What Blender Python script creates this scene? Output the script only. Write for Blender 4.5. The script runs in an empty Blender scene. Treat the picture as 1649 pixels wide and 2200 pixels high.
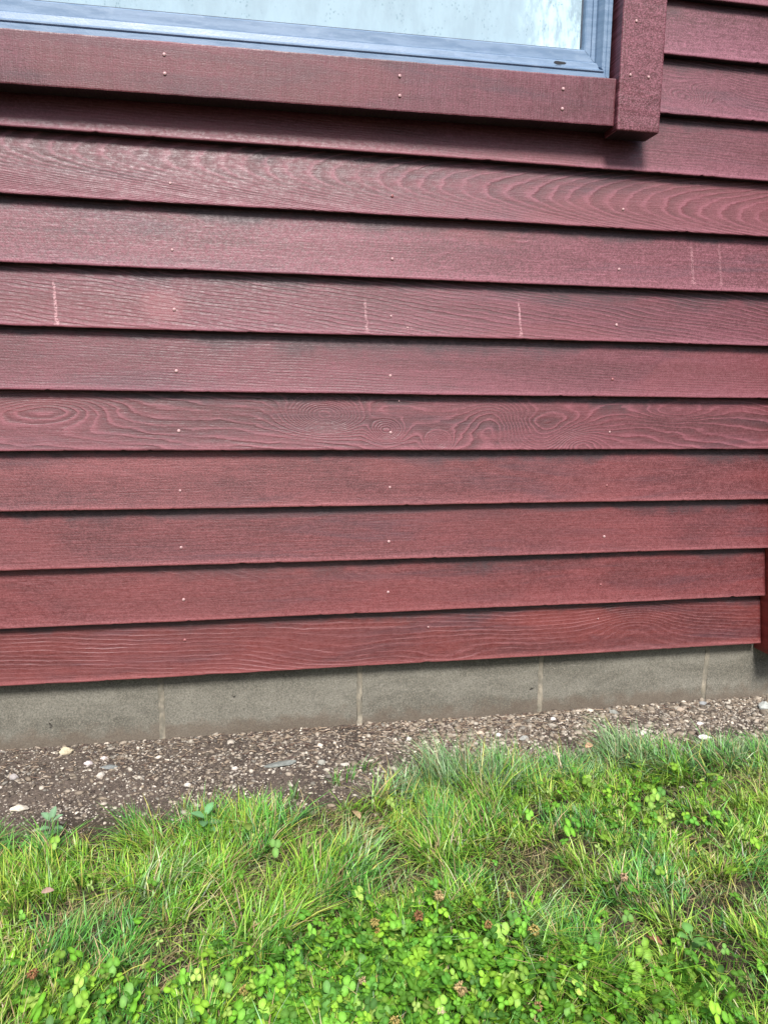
import bpy, bmesh, math, random
import numpy as np
from mathutils import Matrix, Vector, noise as mnoise

random.seed(7)
rng = np.random.default_rng(11)
S = bpy.context.scene
COL = S.collection

# ------------------------------------------------------------------ camera
F_PX, YAW, PITCH, ROLL, DIST, HCAM = 1631.0, 0.191559, -0.156569, 0.012162, 1.480349, 0.703670
cy, sy, cp, sp = math.cos(YAW), math.sin(YAW), math.cos(PITCH), math.sin(PITCH)
fwd = Vector((sy * cp, cy * cp, sp)); r0 = Vector((cy, -sy, 0)); u0 = r0.cross(fwd)
cr, sr = math.cos(ROLL), math.sin(ROLL)
rt = cr * r0 + sr * u0; up = -sr * r0 + cr * u0
cam_d = bpy.data.cameras.new("camera"); cam = bpy.data.objects.new("camera", cam_d); COL.objects.link(cam)
m = Matrix.Identity(4)
for i in range(3):
    m[i][0] = rt[i]; m[i][1] = up[i]; m[i][2] = -fwd[i]
m[0][3], m[1][3], m[2][3] = 0.0, -DIST, HCAM
cam.matrix_world = m
cam_d.sensor_fit = 'VERTICAL'; cam_d.sensor_height = 24.0; cam_d.lens = F_PX / 2200 * 24.0
cam_d.clip_start = 0.02; cam_d.clip_end = 300
S.camera = cam

# ------------------------------------------------------------------ light (overcast day)
SUN_EL, SUN_AZ = math.radians(47), math.radians(-6)      # azimuth from straight in front of the wall
w = bpy.data.worlds.new("World"); S.world = w; w.use_nodes = True
wn = w.node_tree.nodes; wl = w.node_tree.links
sky = wn.new("ShaderNodeTexSky"); sky.sky_type = 'NISHITA'; sky.sun_disc = False
sky.sun_elevation = SUN_EL; sky.sun_rotation = math.pi + SUN_AZ
sky.air_density = 1.0; sky.dust_density = 2.0; sky.ozone_density = 1.5
bg = wn["Background"]; bg.inputs[1].default_value = 0.075
# overcast luminance distribution: three times brighter overhead than at the horizon
tc = wn.new("ShaderNodeTexCoord"); sx_ = wn.new("ShaderNodeSeparateXYZ"); wl.new(tc.outputs["Generated"], sx_.inputs[0])
mr = wn.new("ShaderNodeMapRange"); wl.new(sx_.outputs[2], mr.inputs[0]); mr.inputs[3].default_value = .40; mr.inputs[4].default_value = 1.9
mm = wn.new("ShaderNodeVectorMath"); mm.operation = 'SCALE'; wl.new(sky.outputs[0], mm.inputs[0]); wl.new(mr.outputs[0], mm.inputs["Scale"])
wl.new(mm.outputs[0], bg.inputs[0])
sd = bpy.data.lights.new("sun", 'SUN'); sd.energy = 3.2; sd.angle = math.radians(15); sd.color = (1.0, 0.975, 0.955)
sun = bpy.data.objects.new("sun", sd); COL.objects.link(sun)
sdir = Vector((math.sin(SUN_AZ) * math.cos(SUN_EL), -math.cos(SUN_AZ) * math.cos(SUN_EL), math.sin(SUN_EL)))
sun.rotation_euler = sdir.to_track_quat('Z', 'Y').to_euler(); sun.location = sdir * 5
S.view_settings.view_transform = 'Standard'; S.view_settings.look = 'None'
S.view_settings.gamma = 1; S.view_settings.use_curve_mapping = False
S.view_settings.exposure = 1.0

# ------------------------------------------------------------------ helpers
def tag(o, label=None, cat=None, group=None, kind=None):
    if label: o["label"] = label
    if cat: o["category"] = cat
    if group: o["group"] = group
    if kind: o["kind"] = kind
    return o

def empty(name, loc=(0, 0, 0)):
    o = bpy.data.objects.new(name, None); COL.objects.link(o); o.location = loc; o.empty_display_size = .05
    return o

def link(name, me, mat, parent=None, loc=None):
    o = bpy.data.objects.new(name, me); COL.objects.link(o)
    if mat: me.materials.append(mat)
    if parent: o.parent = parent
    if loc is not None: o.location = loc
    return o

def raw(name, verts, faces, mat, parent=None, cols=None, smooth=False, loc=None):
    """faces: list of (n,k) int arrays (k = 3 or 4)"""
    me = bpy.data.meshes.new(name)
    verts = np.asarray(verts, dtype=np.float32)
    me.vertices.add(len(verts)); me.vertices.foreach_set("co", verts.ravel())
    faces = [np.asarray(f, dtype=np.int32) for f in faces if len(f)]
    loops = np.concatenate([f.ravel() for f in faces])
    sizes = np.concatenate([np.full(len(f), f.shape[1], dtype=np.int32) for f in faces])
    starts = np.concatenate([[0], np.cumsum(sizes)[:-1]]).astype(np.int32)
    me.loops.add(len(loops)); me.loops.foreach_set("vertex_index", loops)
    me.polygons.add(len(sizes)); me.polygons.foreach_set("loop_start", starts)
    me.update(calc_edges=True)
    if smooth: me.polygons.foreach_set("use_smooth", np.ones(len(sizes), dtype=bool))
    if cols is not None:
        ca = me.color_attributes.new("tint", 'FLOAT_COLOR', 'POINT')
        c4 = np.ones((len(verts), 4), dtype=np.float32); c4[:, :3] = cols
        ca.data.foreach_set("color", c4.ravel())
    me.validate()
    return link(name, me, mat, parent, loc)

class NT:
    def __init__(s, name):
        s.m = bpy.data.materials.new(name); s.m.use_nodes = True
        s.t = s.m.node_tree; s.n = s.t.nodes; s.l = s.t.links
        s.b = s.n["Principled BSDF"]; s.out = s.n["Material Output"]
        s.co = s.n.new("ShaderNodeTexCoord").outputs["Object"]
        sep = s.n.new("ShaderNodeSeparateXYZ"); s.l.new(s.co, sep.inputs[0])
        s.x, s.y, s.z = sep.outputs
    def put(s, sock, v):
        if isinstance(v, (int, float)): sock.default_value = v
        elif isinstance(v, (tuple, list)): sock.default_value = (*v, 1) if len(v) == 3 and sock.type == 'RGBA' else v
        else: s.l.new(v, sock)
    def M(s, op, a, b=0.0, c=0.0, clamp=False):
        n = s.n.new("ShaderNodeMath"); n.operation = op; n.use_clamp = clamp
        s.put(n.inputs[0], a); s.put(n.inputs[1], b); s.put(n.inputs[2], c)
        return n.outputs[0]
    def add(s, a, b): return s.M('ADD', a, b)
    def sub(s, a, b): return s.M('SUBTRACT', a, b)
    def mul(s, a, b): return s.M('MULTIPLY', a, b)
    def vec(s, x, y, z):
        n = s.n.new("ShaderNodeCombineXYZ"); s.put(n.inputs[0], x); s.put(n.inputs[1], y); s.put(n.inputs[2], z)
        return n.outputs[0]
    def noise(s, sx, sy_, sz, detail=2, seed=0.0, rough=.5, dist=0.0):
        v = s.vec(s.add(s.mul(s.x, sx), seed), s.add(s.mul(s.y, sy_), seed * 1.7), s.mul(s.z, sz))
        n = s.n.new("ShaderNodeTexNoise"); s.l.new(v, n.inputs["Vector"]); n.inputs["Scale"].default_value = 1
        n.inputs["Detail"].default_value = detail; n.inputs["Roughness"].default_value = rough
        n.inputs["Distortion"].default_value = dist
        return n.outputs[0]
    def rng(s, v, a, b, c=0.0, d=1.0):
        n = s.n.new("ShaderNodeMapRange"); n.interpolation_type = 'SMOOTHSTEP'
        s.put(n.inputs[0], v)
        for i, q in enumerate((a, b, c, d)): s.put(n.inputs[i + 1], q)
        return n.outputs[0]
    def mix(s, f, a, b, blend='MIX'):
        n = s.n.new("ShaderNodeMix"); n.data_type = 'RGBA'; n.blend_type = blend
        s.put(n.inputs[0], f); s.put(n.inputs[6], a); s.put(n.inputs[7], b)
        return n.outputs[2]
    def bump(s, h, dist, strength=1.0):
        n = s.n.new("ShaderNodeBump"); s.put(n.inputs["Height"], h)
        n.inputs["Distance"].default_value = dist; n.inputs["Strength"].default_value = strength
        s.l.new(n.outputs[0], s.b.inputs["Normal"]); return n
    def attr(s, name="tint"):
        n = s.n.new("ShaderNodeAttribute"); n.attribute_name = name; return n.outputs["Color"]
    def fin(s, col, rough=.5, spec=.5):
        s.put(s.b.inputs["Base Color"], col); s.put(s.b.inputs["Roughness"], rough)
        s.put(s.b.inputs["Specular IOR Level"], spec); return s.m

# linear colours of the stain
DEEP = (0.052, 0.0065, 0.0065); MID = (0.138, 0.021, 0.014); PALE = (0.28, 0.098, 0.100); GREY = (0.044, 0.026, 0.036)

def paint(name, seed, zb=None, a=0.0, b=0.0, vc=0.0, vs=0.0, c=0.0, warp=.6, g=0.0, knots=(), streaks=(), stains=(),
          scuff='h', speck=.5, blotch=.5, pale_line=False, gmask=(.3, .6), wz=14, tone=1.0, asym=1.0, weight=.5):
    s = NT(name)
    # --- growth ring field
    dz = s.sub(s.sub(s.z, vc), s.mul(s.x, vs))
    bq = s.add(b, s.mul(s.M('GREATER_THAN', dz, 0.0), b * (asym - 1.0)))
    f = s.add(s.add(s.mul(s.x, a), s.mul(s.mul(dz, dz), bq)), s.mul(s.z, c))
    wv = s.noise(3.2, 0, wz, 3, seed)
    f = s.add(f, s.mul(s.sub(wv, .5), warp * 10))
    for (kx, kz, A, rx, rz) in knots:
        ex = s.M('DIVIDE', s.sub(s.x, kx), rx); ez = s.M('DIVIDE', s.sub(s.z, kz), rz)
        q = s.add(s.mul(ex, ex), s.mul(ez, ez))
        f = s.add(f, s.mul(s.M('EXPONENT', s.mul(q, -1.0)), A))
    f = s.add(f, s.mul(s.sub(s.noise(28, 0, 150, 3, seed + 61, .65), .5), .55))
    fr = s.M('FRACT', f)
    tri = s.M('PINGPONG', f, .5)                       # 0..0.5
    if pale_line:
        ring = s.rng(tri, .20, .48)
    else:
        ring = s.mul(s.rng(fr, .10, .82), s.rng(fr, .80, 1.0, 1, 0))
    nr = s.n.new("ShaderNodeTexNoise"); nr.inputs["Scale"].default_value = 1; nr.inputs["Detail"].default_value = 1
    s.l.new(s.vec(s.mul(s.M('FLOOR', s.add(f, .5 if pale_line else 0.0)), .73), s.mul(s.x, 2.5), seed), nr.inputs["Vector"])
    ring = s.mul(ring, s.rng(nr.outputs[0], .25, .65, .25, 1.0))
    gm = s.mul(s.rng(s.noise(2.5, 0, 16, 2, seed + 5), *gmask), s.mul(s.rng(s.noise(12, 0, 45, 3, seed + 6, .6), .30, .58, .25, 1.0), g))
    ring = s.mul(ring, gm)
    # --- fine textures
    sp_ = s.noise(300, 0, 360, 2, seed + 9, .7)
    sp2 = s.noise(110, 0, 150, 3, seed + 31, .7)
    st = s.noise(9, 0, 520, 2, seed + 3, .6)
    if scuff == 'v': sc = s.noise(420, 0, 30, 2, seed + 2, .6)
    elif scuff == 'end': sc = s.noise(330, 0, 330, 2, seed + 2, .9)
    else: sc = s.noise(26, 0, 330, 3, seed + 2, .6)
    bl = s.noise(3.5, 0, 11, 4, seed + 13, .6, .6)
    bl2 = s.noise(1.3, 0, 26, 3, seed + 23, .55)
    bb = s.add(s.mul(bl, .6), s.mul(bl2, .4))
    PL_ = tuple((0.29, 0.088, 0.080)[i] * (1 - weight) + (0.255, 0.090, 0.128)[i] * weight for i in range(3))
    md_ = tuple(MID[i] * (1 - weight) + (0.110, 0.024, 0.038)[i] * weight for i in range(3))  # blue sky reflected by upper boards is mixed into their colour, besides chalky fading
    col = s.mix(s.rng(bb, .5 - .2, .5 + .18), DEEP, md_)
    pl = s.add(s.mul(s.rng(sp_, .42, .72), speck), s.mul(s.rng(sc, .45, .75), speck * .8))
    pl = s.add(pl, s.mul(s.rng(sp2, .45, .75), speck * .5))
    pl = s.add(pl, s.mul(s.rng(bl2, .5, .8), blotch * .7))
    pl = s.mul(pl, .34 + .32 * weight)
    if zb is not None:      # weathered pale butt edge
        edge = s.rng(s.add(s.sub(s.z, zb), s.mul(s.sub(bl, .5), .012)), .0, .013, 1, 0)
        pl = s.add(pl, s.mul(edge, s.add(.26, s.mul(sp_, .5))))
        pl = s.add(pl, s.mul(s.rng(s.add(s.sub(s.z, zb), s.mul(s.sub(bl2, .5), .05)), .0, .055, 1, 0), .30 * weight))
        thin = s.rng(s.sub(s.z, zb), .0015, .0045, 1, 0)
        pl = s.add(pl, s.mul(thin, .5))
    col = s.mix(s.M('MINIMUM', pl, .9), col, PL_)
    dk = s.add(s.mul(s.rng(sp_, .55, .3), speck * .55), s.mul(s.rng(st, .5, .33), .18))
    dk = s.add(dk, s.mul(s.rng(sp2, .5, .3), speck * .5))
    dk = s.mul(dk, .85)
    col = s.mix(s.M('MINIMUM', dk, .8), col, DEEP)
    gr = s.mul(s.rng(s.noise(2.1, 0, 19, 4, seed + 41, .65, .8), .50, .72), .8 * blotch)
    col = s.mix(gr, col, GREY)
    if zb is not None:      # lap shade painted as a dark ragged band, plus mildew patches running down in places
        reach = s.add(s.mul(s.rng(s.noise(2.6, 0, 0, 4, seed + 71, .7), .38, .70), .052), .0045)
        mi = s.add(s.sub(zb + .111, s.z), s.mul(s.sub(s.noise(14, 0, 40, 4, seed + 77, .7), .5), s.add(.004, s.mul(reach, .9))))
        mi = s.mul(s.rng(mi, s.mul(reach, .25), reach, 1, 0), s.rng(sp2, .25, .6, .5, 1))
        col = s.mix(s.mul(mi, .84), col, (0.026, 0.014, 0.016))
    if pale_line: col = s.mix(s.mul(s.mul(ring, s.rng(sp2, .3, .6, .35, 1)), .46), col, PALE)
    else:
        col = s.mix(s.mul(ring, .68), col, (0.045, 0.010, 0.010))
        col = s.mix(s.mul(s.mul(gm, s.rng(fr, .34, .05)), .42), col, PL_)
    for (sx0, wdt, z0, z1, amt) in streaks:
        wob = s.mul(s.sub(s.noise(0, 0, 60, 2, seed + sx0 * 7), .5), .004)
        e = s.M('ABSOLUTE', s.sub(s.add(s.add(s.x, wob), s.mul(s.sub(s.z, z0), .05)), sx0))
        e = s.sub(e, s.mul(s.rng(s.z, z0 + .018, z0, 0, 1), wdt * .9))
        k = s.mul(s.rng(e, wdt * .4, wdt, 1, 0), s.mul(s.rng(s.z, z0, z0 + .006), s.rng(s.z, z1 - .02, z1, 1, 0)))
        k = s.mul(k, s.mul(s.rng(sp_, .38, .58), amt * .85))
        col = s.mix(k, col, (0.48, 0.26, 0.27))
    tu = s.mul(s.rng(s.noise(1.6, 0, 5, 2, seed + 91, .4), .56, .60), .22)
    col = s.mix(s.mul(tu, blotch * 1.6), col, (0.185, 0.040, 0.038))
    for (kx, kz, rx, rz, amt, cc) in stains:
        ex = s.M('DIVIDE', s.sub(s.add(s.x, s.mul(s.sub(bl, .5), rx)), kx), rx)
        ez = s.M('DIVIDE', s.sub(s.add(s.z, s.mul(s.sub(bl2, .5), rz)), kz), rz)
        q = s.add(s.mul(ex, ex), s.mul(ez, ez))
        k = s.mul(s.rng(q, .2, 1.1, 1, 0), amt)
        k = s.mul(k, s.rng(sp2, .2, .6, .5, 1))
        col = s.mix(k, col, cc)
    # undersides coloured near black: the shade below the boards is put into the colour
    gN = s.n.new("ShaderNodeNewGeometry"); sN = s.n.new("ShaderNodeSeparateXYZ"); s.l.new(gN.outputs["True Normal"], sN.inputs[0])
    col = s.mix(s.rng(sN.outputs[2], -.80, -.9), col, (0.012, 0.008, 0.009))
    if tone != 1.0:
        col = s.mix(1.0, col, tone if isinstance(tone, tuple) else (tone, tone, tone), 'MULTIPLY')
    h = s.add(s.mul(sp_, .30 * (.4 + speck)), s.mul(sc, .35))
    h = s.add(h, s.mul(st, .15))
    h = s.add(h, s.mul(ring, (.5 if pale_line else -.28)))
    s.bump(h, .0013, .85)
    rough = s.rng(sp2, .3, .7, .42, .62)
    return s.fin(col, rough, .55)

def simple(name, col, rough=.5, var=.15, scale=200, bump=.0004, spec=.4, metal=0):
    s = NT(name)
    n = s.noise(scale, scale, scale, 3, 2.0); n2 = s.noise(scale / 12, scale / 12, scale / 12, 3, 8.0)
    lo = tuple(c * (1 - var) for c in col); hi = tuple(min(1, c * (1 + var)) for c in col)
    cc = s.mix(s.rng(s.add(s.mul(n, .5), s.mul(n2, .5)), .35, .65), lo, hi)
    s.bump(n, bump, .7); s.b.inputs["Metallic"].default_value = metal
    return s.fin(cc, rough, spec)

# ================================================================== THE GROUND
def gz(x, y):
    d = mnoise.noise(Vector((x * 2.2, y * 2.2, 3))) * .010 + mnoise.noise(Vector((x * 9, y * 9, 7))) * .005
    d += mnoise.noise(Vector((x * 34, y * 34, 1))) * .0022 + mnoise.noise(Vector((x * 90, y * 90, 5))) * .0011
    e = min(1, max(0, (.03 - y) / .12))
    return d * (.35 + .65 * e) - .002 + max(0, (y + .03)) * .06

def axis(a, b, n, far, k):
    core = np.linspace(a, b, n); st = (b - a) / (n - 1)
    out = []; p = b; s_ = st
    while p < far: s_ *= k; p += s_; out.append(p)
    low = []; p = a; s_ = st
    while p > -far: s_ *= k; p -= s_; low.append(p)
    return np.array(low[::-1] + list(core) + out)

X = axis(-.75, 1.45, 400, 60, 1.35); Y = axis(-.95, .04, 200, 60, 1.35)
gx, gy = np.meshgrid(X, Y)
gzv = np.array([[gz(float(a), float(b)) if (-1.2 < a < 1.9 and -1.4 < b < .1) else -.004 for a in X] for b in Y])
nx, ny = len(X), len(Y)
idx = np.arange(nx * ny).reshape(ny, nx)
q = np.stack([idx[:-1, :-1], idx[:-1, 1:], idx[1:, 1:], idx[1:, :-1]], -1).reshape(-1, 4)
s = NT("soil")
n1 = s.noise(9, 9, 9, 5, 1, .65, .5); n2 = s.noise(160, 160, 160, 4, 3, .75); n3 = s.noise(520, 520, 520, 2, 5, .6)
n4 = s.noise(45, 45, 45, 4, 9, .7)
c = s.mix(s.rng(n1, .35, .65), (0.056, 0.044, 0.034), (0.112, 0.088, 0.068))
c = s.mix(s.mul(s.rng(n4, .52, .7), .6), c, (0.13, 0.098, 0.078))
c = s.mix(s.mul(s.rng(n2, .5, .72), .6), c, (0.20, 0.155, 0.125))
c = s.mix(s.mul(s.rng(n2, .5, .3), .7), c, (0.026, 0.017, 0.014))
c = s.mix(s.mul(s.rng(n3, .66, .74), .8), c, (0.36, 0.30, 0.26))
lawn = s.rng(s.y, -.30, -.20, 1, 0)
c = s.mix(s.mul(lawn, .8), c, s.mix(n4, (0.020, 0.016, 0.009), (0.055, 0.045, 0.022)))  # soil under the grass darkened, painting in the shade between blades
s.bump(s.add(s.mul(n2, .7), s.mul(n3, .4)), .004, .9)
ground = raw("ground", np.stack([gx, gy, gzv], -1).reshape(-1, 3), [q], s.fin(c, .9, .25), smooth=True)
tag(ground, "dark brown damp soil carrying gravel by the foundation and lawn beyond", kind="structure")

# ================================================================== THE HOUSE
house = tag(empty("house", (0, 0, 0)), "dark red clapboard house wall on a grey block foundation with a window", "house")
LX, RX = -1.75, 1.1705       # siding ends
TH, EXPO = 0.0165, 0.1108

def hit(u, v, y=0.0):        # photo pixel (1649 x 2200) -> point on the plane at depth y; used only to read off board detail positions
    r = rt * ((u - 824.5) / F_PX) + up * ((1100 - v) / F_PX) + fwd
    t = (y + DIST) / r.y
    return r.x * t, HCAM + r.z * t

def clapboard(zb, x0, x1, mat, seed, nails=(), top=None, label=None):
    nxs = max(40, int((x1 - x0) / .006)); xs = np.linspace(x0, x1, nxs)
    H = .131
    prof = [(0.0012, .0), (0.0, .0010), (0.0004, .004)]                        # (y, dz) front from butt upward
    for k in range(1, 12): prof.append((TH * 1.06 * (k * .0118) / EXPO, k * .0118))
    prof.append((TH * 1.06 * H / EXPO, H)); prof.append((TH + .0012 + .052 * H, H)); prof.append((TH + .0005, .0))
    P = len(prof); V = np.zeros((nxs, P, 3))
    for i, x in enumerate(xs):
        wv = mnoise.noise(Vector((x * 3.1, seed * 3.7, 0))) * .0011 + mnoise.noise(Vector((x * 21, seed, 4))) * .0005
        chip = mnoise.noise(Vector((x * 85, seed * 2.1, 9)))
        ch = max(0, chip - .38) * .005 + mnoise.noise(Vector((x * 230, seed, 2))) * .00025
        bow = mnoise.noise(Vector((x * 2.2, seed * 5.1, 8))) * .0012
        for j, (py, pz) in enumerate(prof):
            weight = max(0, 1 - pz / .05)
            V[i, j] = (x, py + bow * weight * (0 if j >= P - 2 else 1), zb + pz + (wv + (ch if j in (0, 1) else 0)) * weight)
    a = np.arange(nxs * P).reshape(nxs, P)
    nxt = np.roll(a, -1, 1)
    f = np.stack([a[:-1], a[1:], nxt[1:], nxt[:-1]], -1).reshape(-1, 4)
    V = V.reshape(-1, 3)
    caps = []
    for e in (0, nxs - 1):
        for j in range(1, P - 1): caps.append((a[e, 0], a[e, j], a[e, j + 1]) if e == 0 else (a[e, 0], a[e, j + 1], a[e, j]))
    o = raw("clapboard", V, [f, np.array(caps)], mat, house, smooth=False)
    if label: o["label"] = label
    for (nx_, nz, big) in nails:
        ny_ = (nz - zb) / EXPO * TH
        add_nail(o, nx_, ny_ - random.uniform(.0001, .0007), nz, big, random.random() < .3)
    return o

nail_pale = simple("nail_head_worn", (0.42, 0.25, 0.245), .4, .2, 500, .0003, .6)
nail_red = simple("nail_head_painted", (0.26, 0.09, 0.09), .4, .2, 500, .0003, .6)
def nail_mesh(r):
    bm = bmesh.new()
    bmesh.ops.create_uvsphere(bm, u_segments=12, v_segments=8, radius=r)
    for v in bm.verts: v.co.y *= .55
    me = bpy.data.meshes.new("nail"); bm.to_mesh(me); bm.free()
    for p in me.polygons: p.use_smooth = True
    return me
NAIL = {}
def add_nail(parent, x, y, z, size=1.0, painted=False):
    k = (round(size, 2), painted)
    if k not in NAIL:
        NAIL[k] = nail_mesh(.0030 * size); NAIL[k].materials.append(nail_red if painted else nail_pale)
    o = bpy.data.objects.new("nail", NAIL[k]); COL.objects.link(o); o.parent = parent; o.location = (x, y, z)
    o.rotation_euler = (random.uniform(-.2, .2), random.uniform(0, 3), random.uniform(-.2, .2))

DK = (0.05, 0.028, 0.032)
ST_X = .8010
ZB = {-4: 1.4725, -3: 1.5835}
rows = [
 # z butt, x0, params
 (1.5835, ST_X, dict(weight=0.9, a=4, c=150, g=.4, warp=.5), "topmost clapboard right of the window post"),
 (1.4725, ST_X, dict(weight=0.9, a=4, c=150, g=.4, warp=.5), "clapboard right of the window post, cut by the top of the picture"),
 (1.3665, ST_X, dict(weight=0.95, a=0, c=120, g=.25, warp=.5, speck=.7), "plain speckled clapboard right of the window post"),
 (1.2580, ST_X, dict(weight=0.9, a=9, c=150, g=.8, warp=.5, knots=((.891, 1.288, 8, .05, .022), (.95, 1.30, -5, .05, .03))), "clapboard right of the window post with a swirl of grain round a knot"),
 (1.1452, LX, dict(weight=0.8, a=6, c=180, g=.45, warp=.5, speck=.45), "clapboard running under the window trim in its shadow"),
 (1.0350, LX, dict(a=-23, b=2500, vc=1.107, vs=-.030, g=1.0, warp=.30, gmask=(.0, .25), speck=.45, wz=9, asym=.42, weight=.75,
       stains=()), "clapboard with long arched cathedral grain"),
 (0.9202, LX, dict(weight=0.75, a=3, c=90, g=.12, warp=.5, speck=.75, streaks=((.936, .004, .93, 1.02, .35), (1.0, .003, .93, 1.03, .25))), "plain rough-sawn clapboard below the arched-grain board"),
 (0.8116, LX, dict(weight=.75, a=17, c=130, g=.95, warp=.45, gmask=(.2, .45), speck=.4, knots=((-.12, .912, 3, .07, .02),),
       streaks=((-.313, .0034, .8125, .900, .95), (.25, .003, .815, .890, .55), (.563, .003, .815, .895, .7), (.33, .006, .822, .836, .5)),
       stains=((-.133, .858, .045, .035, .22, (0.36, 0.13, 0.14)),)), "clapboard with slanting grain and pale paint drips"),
 (0.7000, LX, dict(weight=.72, a=7, c=190, g=.65, warp=.35, speck=.45, gmask=(.35, .6)), "clapboard with fine straight grain lines"),
 (0.5900, LX, dict(weight=.6, a=5, c=70, g=.95, warp=.55, gmask=(.1, .35), speck=.35,
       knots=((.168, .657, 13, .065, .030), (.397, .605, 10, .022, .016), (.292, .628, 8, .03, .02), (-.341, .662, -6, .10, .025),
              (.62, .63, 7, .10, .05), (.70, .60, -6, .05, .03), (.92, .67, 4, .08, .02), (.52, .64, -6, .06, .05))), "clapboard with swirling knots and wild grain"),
 (0.4790, LX, dict(weight=0.35, a=2, c=90, g=.08, warp=.5, speck=.7), "plain rough clapboard below the knotty board"),
 (0.3680, LX, dict(weight=0.35, a=2, c=140, g=.2, warp=.4, speck=.55, stains=((.02, .4645, .25, .012, .6, DK), (.30, .4655, .16, .010, .6, DK), (.68, .466, .12, .012, .55, DK), (1.03, .4665, .09, .010, .35, DK))), "clapboard with dark mildew stains along its upper edge"),
 (0.2565, LX, dict(weight=0.3, a=26, c=60, g=.35, warp=.7, gmask=(.55, .7), speck=.5, knots=((.72, .262, 9, .12, .035),), pale_line=True), "second lowest clapboard with faint ripples of grain"),
 (0.1440, LX, dict(weight=0.15, a=4, c=115, g=.8, warp=.40, gmask=(.25, .5), speck=.35, pale_line=True, wz=11,
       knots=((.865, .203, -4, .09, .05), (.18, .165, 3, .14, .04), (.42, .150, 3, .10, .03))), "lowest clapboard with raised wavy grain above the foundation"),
]
NX = (-.109, .298, .770)
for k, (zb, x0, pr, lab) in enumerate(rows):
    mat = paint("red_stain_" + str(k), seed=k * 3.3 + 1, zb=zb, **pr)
    nl = []
    if 5 <= k <= 12:
        for j, xx in enumerate(NX):
            nl.append((xx + random.uniform(-.0015, .0015), zb + (.036 if k != 12 else .040) + random.uniform(-.002, .002), random.choice((.85, 1.0, 1.0, 1.15))))
    if k == 13: nl = [(.3866, .2175, .7), (.77, .2181, .6)]
    if k == 9: nl.append((.3174, .6863, .6))
    o = clapboard(zb, x0, RX + .0002 * ((k * 7) % 5), mat, k + 1.5, nl, label=lab)
    if k == 13: add_nail(o, -.1084, .0100, .2146, 1.1, True)
    if k == 7: add_nail(o, .330, .0018, .828, .7)

def boxmesh(name, x0, x1, y0, y1, z0, z1, mat, parent, bevel=.002, shear=0.0, cuts=0, seg=2, rough_edge=0.0):
    bm = bmesh.new(); bmesh.ops.create_cube(bm, size=1)
    for v in bm.verts: v.co = Vector(((v.co.x + .5) * (x1 - x0) + x0, (v.co.y + .5) * (y1 - y0) + y0, (v.co.z + .5) * (z1 - z0) + z0))
    if bevel: bmesh.ops.bevel(bm, geom=bm.edges[:], offset=bevel, segments=seg, affect='EDGES', profile=.6)
    if cuts:
        L = [x1 - x0, y1 - y0, z1 - z0]; ax = L.index(max(L)); n = Vector([1 if i == ax else 0 for i in range(3)])
        lo = (x0, y0, z0)[ax]; ln = L[ax]
        for i in range(1, cuts):
            g = bm.verts[:] + bm.edges[:] + bm.faces[:]
            bmesh.ops.bisect_plane(bm, geom=g, plane_co=n * (lo + ln * i / cuts), plane_no=n)
        for v in bm.verts:
            v.co += Vector((mnoise.noise(v.co * 60), mnoise.noise(v.co * 55 + Vector((9, 0, 0))), mnoise.noise(v.co * 65 + Vector((0, 5, 0))))) * rough_edge
    for v in bm.verts: v.co.z += shear * v.co.x
    bm.normal_update()
    me = bpy.data.meshes.new(name); bm.to_mesh(me); bm.free()
    return link(name, me, mat, parent)

# --- building core: sheathing with the window opening
felt = simple("building_felt", (0.02, 0.018, 0.018), .9, .3, 120)
SH = .0105                                                   # the window sits very slightly out of level
WL_, WR_ = -1.50, .7165                                      # window opening between posts
WT = 1.95
bm = bmesh.new()
def addbox(bm, x0, x1, y0, y1, z0, z1, shear=0.0):
    vs = [bm.verts.new((x, y, z + shear * x)) for x in (x0, x1) for y in (y0, y1) for z in (z0, z1)]
    for f in ((0, 1, 3, 2), (4, 6, 7, 5), (0, 4, 5, 1), (2, 3, 7, 6), (0, 2, 6, 4), (1, 5, 7, 3)): bm.faces.new([vs[i] for i in f])
addbox(bm, -1.80, 1.25, .0275, .04, .155, 1.27)
addbox(bm, WR_ + .02, 1.25, .0275, .04, 1.2702, 2.4)
addbox(bm, -1.80, WL_ - .02, .0275, .04, 1.2702, 2.4)
addbox(bm, WL_ - .0198, WR_ + .0198, .0275, .04, WT, 2.4)
addbox(bm, -1.80, 1.25, .35, .37, .0, 2.4)
addbox(bm, 1.2365, 1.2495, .041, .349, .155, 2.4)
addbox(bm, -1.80, 1.25, .0275, .37, 2.401, 2.42)
bm.normal_update(); me = bpy.data.meshes.new("sheathing"); bm.to_mesh(me); bm.free()
link("sheathing", me, felt, house)

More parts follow.
